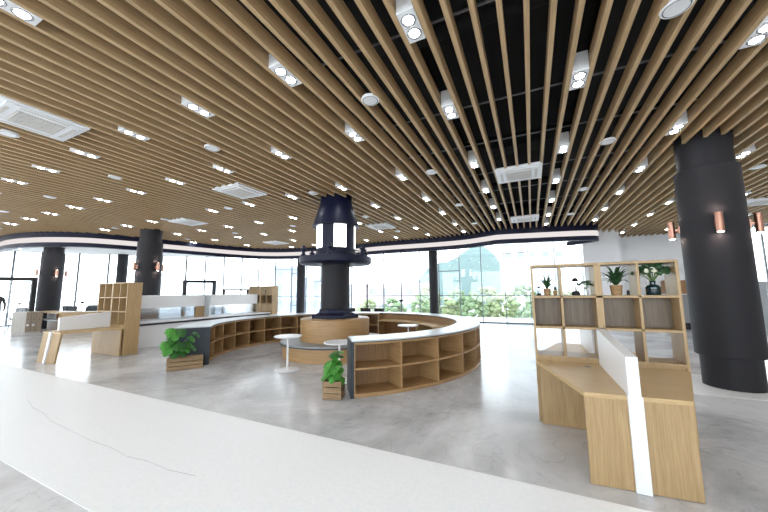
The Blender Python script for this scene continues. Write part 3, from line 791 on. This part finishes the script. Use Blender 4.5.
def bouquet(x, y, s, label, vase, nb, white):
    p = empty('flower_vase', (x, y, SZ)); tag(p, label, 'vase with flowers')
    MB().lathe([(0, 0), (.055 * s, 0), (.06 * s, .01 * s), (.06 * s, .075 * s), (.045 * s, .095 * s), (.024 * s, .105 * s), (.022 * s, .13 * s), (.03 * s, .14 * s), (.018 * s, .14 * s), (.016 * s, .11 * s)], 0, 0, 28).build('vase', M[vase], p, smooth=True)
    rg = random.Random(11); stems = MB(); lf = MB(); fl_ = MB()
    for k in range(nb):
        a = k * 2.4; rr = .145 * s * sqrt((k + .5) / nb); z = .22 * s + .07 * s * (1 - (rr / (.145 * s)) ** 2) + rg.uniform(-.015, .015) * s
        e = (rr * cos(a), rr * .8 * sin(a), z)
        stems.tube([(0, 0, .12 * s), (e[0] * .4, e[1] * .4, .12 * s + (z - .12 * s) * .6), e], .003 * s, 5)
        if white and k in (6, 14, 19):
            for q in range(3): fl_.ball((e[0] + rg.uniform(-.01, .01) * s, -.10 * s, .24 * s + (e[2] - .24 * s) * .5 + rg.uniform(-.012, .012) * s), .019 * s, 1, jit=.003 * s)
        for q in range(5):
            c = Vector(e) + Vector([rg.uniform(-.025, .025) * s for _ in range(3)])
            lf.ball(c, .023 * s, 1, (1, .7, .6), jit=.004 * s)
    stems.build('stems', M['stem'], p); lf.build('foliage', M['leafdark'], p)
    if white: fl_.build('blossoms', M['petal'], p)
    else: fl_.bm.free()
bouquet(1.205, 4.35, 1.1, 'bouquet of greenery with white flowers in a dark glass vase, top right cubby', 'darkglass', 26, True)
bouquet(.578, 4.35, .55, 'small dark dried bouquet beside the lantern in the second top cubby', 'clearglass', 14, False)
cn = MB().lathe([(0, 0), (.014, 0), (.014, .05), (.004, .052), (.003, .06), (0, .06)], 0, 0, 16).build('candle', M['black'], loc=(.975, 4.32, SZ)); tag(cn, 'small black candle right of the fern pot in the third top cubby', 'candle')
# small greens on the left carrel and the far bookcase
for (x, y, lab) in [(-10.05, 4.56, 'round leafed plant in the second top cubby of the left carrel'), (-9.4, 4.56, 'dark plant in the rightmost top cubby of the left carrel'), (-10.45, 10.16, 'small plant on top row of the distant bookcase by the windows')]:
    pot_plant(x, y, SZ, .05, .07, lab, 14, .10, .16)

# ------------------------------------------------------------------ things at the right back
dc = empty('display_cabinet', (5.08, 15.6, 0)); tag(dc, 'display cabinet with wooden head and grey glass front between carrel and thick column', 'cabinet')
MB().box(-.4, .5, 0, .4, 1.33, 1.85).build('head_box', M['oak_dark'], dc)
MB().box(-.4, .5, 0, .4, .25, 1.30).build('glass_body', M['steel'], dc)
MB().box(-.4, .5, 0, .4, .004, .25).build('plinth', M['black'], dc)
kx = empty('kiosk', (7.4, 14.9, 0)); tag(kx, 'white kiosk with a dark upright screen slot at the right picture edge', 'kiosk')
MB().box(-.3, .5, 0, .4, .004, 1.75).build('body', M['whitetop'], kx, bevel=.02)
MB().box(-.02, .3, -.01, .0, .95, 1.62).build('screen', M['blackplastic'], kx)

# ------------------------------------------------------------------ person at far left edge
def person(loc, rz):
    p = empty('person', loc, rz); tag(p, 'person in dark clothes walking at the far left picture edge', 'person')
    V = [(0, 0, .95), (0, 0, 1.2), (0, 0, 1.42), (0, 0, 1.52), (.17, 0, 1.40), (.23, .03, 1.15), (.22, -.08, .92), (-.17, 0, 1.40), (-.23, -.03, 1.15), (-.22, .08, .92),
         (.1, 0, .90), (.11, -.10, .50), (.11, -.12, .07), (.11, -.26, .05), (-.1, 0, .90), (-.11, .10, .50), (-.11, .16, .10), (-.11, .03, .05)]
    E_ = [(0, 1), (1, 2), (2, 3), (2, 4), (4, 5), (5, 6), (2, 7), (7, 8), (8, 9), (0, 10), (10, 11), (11, 12), (12, 13), (0, 14), (14, 15), (15, 16), (16, 17)]
    rad = [.15, .14, .15, .055, .065, .045, .032, .065, .045, .032, .09, .06, .045, .035, .09, .06, .045, .035]
    me = bpy.data.meshes.new('clothed_body'); me.from_pydata(V, E_, []); o = bpy.data.objects.new('clothed_body', me); COL.objects.link(o); o.parent = p
    m = o.modifiers.new('s', 'SKIN'); o.modifiers.new('d', 'SUBSURF').levels = 1
    for i, v in enumerate(me.skin_vertices[0].data): v.radius = (rad[i], rad[i] * .75); v.use_root = (i == 0)
    me.materials.append(M['blackplastic'])
    sk = plain('skin', (.55, .36, .27), .6)
    mb = MB(); mb.ball((0, -.01, 1.62), .095, 3, (.8, .95, 1.18)); mb.ball((0, -.105, 1.60), .016, 2, (.8, 1, 1.4)); mb.ball((.075, 0, 1.61), .02, 2, (.4, 1, 1.4)); mb.ball((-.075, 0, 1.61), .02, 2, (.4, 1, 1.4))
    mb.build('head', sk, p, smooth=True)
    MB().ball((0, .015, 1.655), .103, 3, (.85, .95, 1.0)).build('hair', M['black'], p, smooth=True)
    for sx, sy in ((.22, -.10), (-.22, .06)):
        mb = MB(); mb.ball((sx, sy, .86), .036, 2, (.5, 1, 1.3))
        for f in range(4): mb.tube([(sx, sy - .024 + .016 * f, .83), (sx * .98, sy - .026 + .016 * f, .79 - .006 * (f in (1, 2))), (sx * .94, sy - .028 + .016 * f, .76)], .008, 6, .7)
        mb.tube([(sx, sy - .035, .86), (sx * .95, sy - .055, .82)], .009, 6, .7)
        mb.build('hand', sk, p, smooth=True)
person((-17.5, 4.31, 0), R(70))

# ------------------------------------------------------------------ outside
MB().box(-120, 90, 17.9, 190, -4.2, -4).build('outside_ground', M['ground'])
tag(bpy.data.objects['outside_ground'], 'pale ground outside the windows', 'ground', kind='structure')
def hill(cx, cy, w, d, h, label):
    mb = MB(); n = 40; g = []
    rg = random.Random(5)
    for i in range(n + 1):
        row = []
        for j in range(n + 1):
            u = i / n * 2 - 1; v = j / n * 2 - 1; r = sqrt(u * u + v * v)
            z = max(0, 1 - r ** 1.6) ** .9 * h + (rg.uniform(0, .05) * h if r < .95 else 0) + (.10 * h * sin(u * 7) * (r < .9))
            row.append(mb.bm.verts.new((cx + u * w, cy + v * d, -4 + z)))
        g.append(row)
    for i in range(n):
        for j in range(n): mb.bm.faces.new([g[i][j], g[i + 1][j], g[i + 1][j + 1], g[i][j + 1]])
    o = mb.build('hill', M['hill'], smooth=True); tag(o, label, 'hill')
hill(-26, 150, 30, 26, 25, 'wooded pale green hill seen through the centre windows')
def tower_block(x, y, rz, w, d, h, fmat, label, nx, nz, wh=1.2, ww=1.3):
    b = empty('building', (x, y, -4), rz); tag(b, label, 'building')
    MB().box(-w / 2, w / 2, 0, d, 0, h).build('wall', M[fmat], b)
    MB().box(-w / 2 - .3, w / 2 + .3, -.3, d + .3, h, h + .5).build('roof', M[fmat], b)
    for i in range(nx):
        for k in range(nz):
            cx = -w / 2 + w * (i + .5) / nx; z = h * (k + .45) / nz
            MB().box(cx - ww / 2, cx + ww / 2, -.04, .05, z, z + wh).build('window', M['facwin'], b)
tower_block(.6, 60, R(8), 10, 8, 26, 'facade', 'white apartment block seen through the window left of the oak bookcase', 5, 8, 1.0, 1.0)
tower_block(9.5, 44, R(0), 5, 8, 20, 'facade', 'pale building behind the window above the oak bookcase', 3, 6, .8, 1.)
tower_block(-34, 66, R(15), 26, 8, 7.0, 'facade2', 'low pinkish brick building seen through the windows right of the tower', 9, 2, 1.2, 1.5)
tower_block(-39.5, 43, R(40), 4, 6, 9.8, 'facade3', 'blue grey building seen left of the slim window column', 2, 4, .8, .9)
tower_block(-29, 36, R(35), 3.2, 5, 7.2, 'facade3', 'small pale blue building seen just left of the beacon tower shaft', 2, 3, 1.0, .8)
def tree(x, y, h, r, mat, label, seed):
    t = empty('tree', (x, y, -4)); tag(t, label, 'tree', 'trees outside the centre windows')
    rg = random.Random(seed); mb = MB()
    MB().tube([(0, 0, 0), (.1, 0, h * .3), (0, .1, h * .6)], .16, 8, .5).build('trunk', M['bark'], t)
    for k in range(90):
        a = rg.uniform(0, 2 * pi); t_ = rg.uniform(-1, 1); q = sqrt(1 - t_ * t_) * r * rg.uniform(.45, .95); z = h - r * 1.1 + t_ * r * 1.05
        mb.ball((q * cos(a), q * sin(a), z), r * rg.uniform(.12, .26), 1, (1, 1, .75), jit=r * .05)
    mb.build('crown', M[mat], t)
T = [(-8.4 + 2.15 * k, 25.5 + (k % 2) * .5, [5.3, 5.0, 5.4][k % 3], 1.05, 'tree2' if k % 2 else 'tree') for k in range(6)] + [(-9.5 + 2.9 * k, 30.5, [6.0, 5.6, 5.9][k % 3], 1.4, 'tree' if k % 2 else 'tree2') for k in range(5)] + [(-15.5, 29, 4.7, 1.3, 'tree2'), (-12.3, 28, 4.9, 1.3, 'tree')]
for i, (x, y, h_, r_, m_) in enumerate(T):
    tree(x, y, h_, r_, m_, ['yellow green tree outside the centre windows', 'bushy green tree outside the centre windows'][m_ == 'tree'], i)

# ------------------------------------------------------------------ world and camera
w = bpy.data.worlds.new('World'); scene.world = w; w.use_nodes = True
nt = w.node_tree; bg = nt.nodes['Background']
tc = nt.nodes.new('ShaderNodeTexCoord'); sx = nt.nodes.new('ShaderNodeSeparateXYZ'); rp = nt.nodes.new('ShaderNodeValToRGB')
rp.color_ramp.elements[0].position = .0; rp.color_ramp.elements[0].color = (.93, .97, 1, 1)
rp.color_ramp.elements[1].position = .6; rp.color_ramp.elements[1].color = (.80, .90, 1, 1)
nt.links.new(tc.outputs['Generated'], sx.inputs[0]); nt.links.new(sx.outputs['Z'], rp.inputs[0]); nt.links.new(rp.outputs[0], bg.inputs[0])
bg.inputs[1].default_value = 2.7

F, PIT, ROLL, YAW = 311.6, .1156, -.0095, .4384
cam = bpy.data.cameras.new('camera'); co = bpy.data.objects.new('camera', cam); COL.objects.link(co)
cam.sensor_width = 36; cam.lens = 36 * F / 768; cam.clip_start = .05; cam.clip_end = 500
fwdh = Vector((-sin(YAW), cos(YAW), 0)); right = Vector((cos(YAW), sin(YAW), 0)); up = Vector((0, 0, 1))
fw = fwdh * cos(PIT) + up * sin(PIT); cu = up * cos(PIT) - fwdh * sin(PIT)
# image axes: x_level = c*x - s*y ; y_level = s*x + c*y
xr = right * cos(ROLL) + cu * sin(ROLL); yu = -right * sin(ROLL) + cu * cos(ROLL)
mt = Matrix((xr, yu, -fw)).transposed().to_4x4(); mt.translation = (0, 0, 1.5)
co.matrix_world = mt
scene.camera = co
scene.view_settings.view_transform = 'Standard'; scene.view_settings.look = 'None'
scene.view_settings.gamma = 1; scene.view_settings.use_curve_mapping = False
scene.view_settings.exposure = 1.15
cy = scene.cycles
cy.use_denoising = True; cy.max_bounces = 8; cy.diffuse_bounces = 5; cy.glossy_bounces = 4; cy.transparent_max_bounces = 16
cy.sample_clamp_indirect = 6; cy.use_light_tree = True
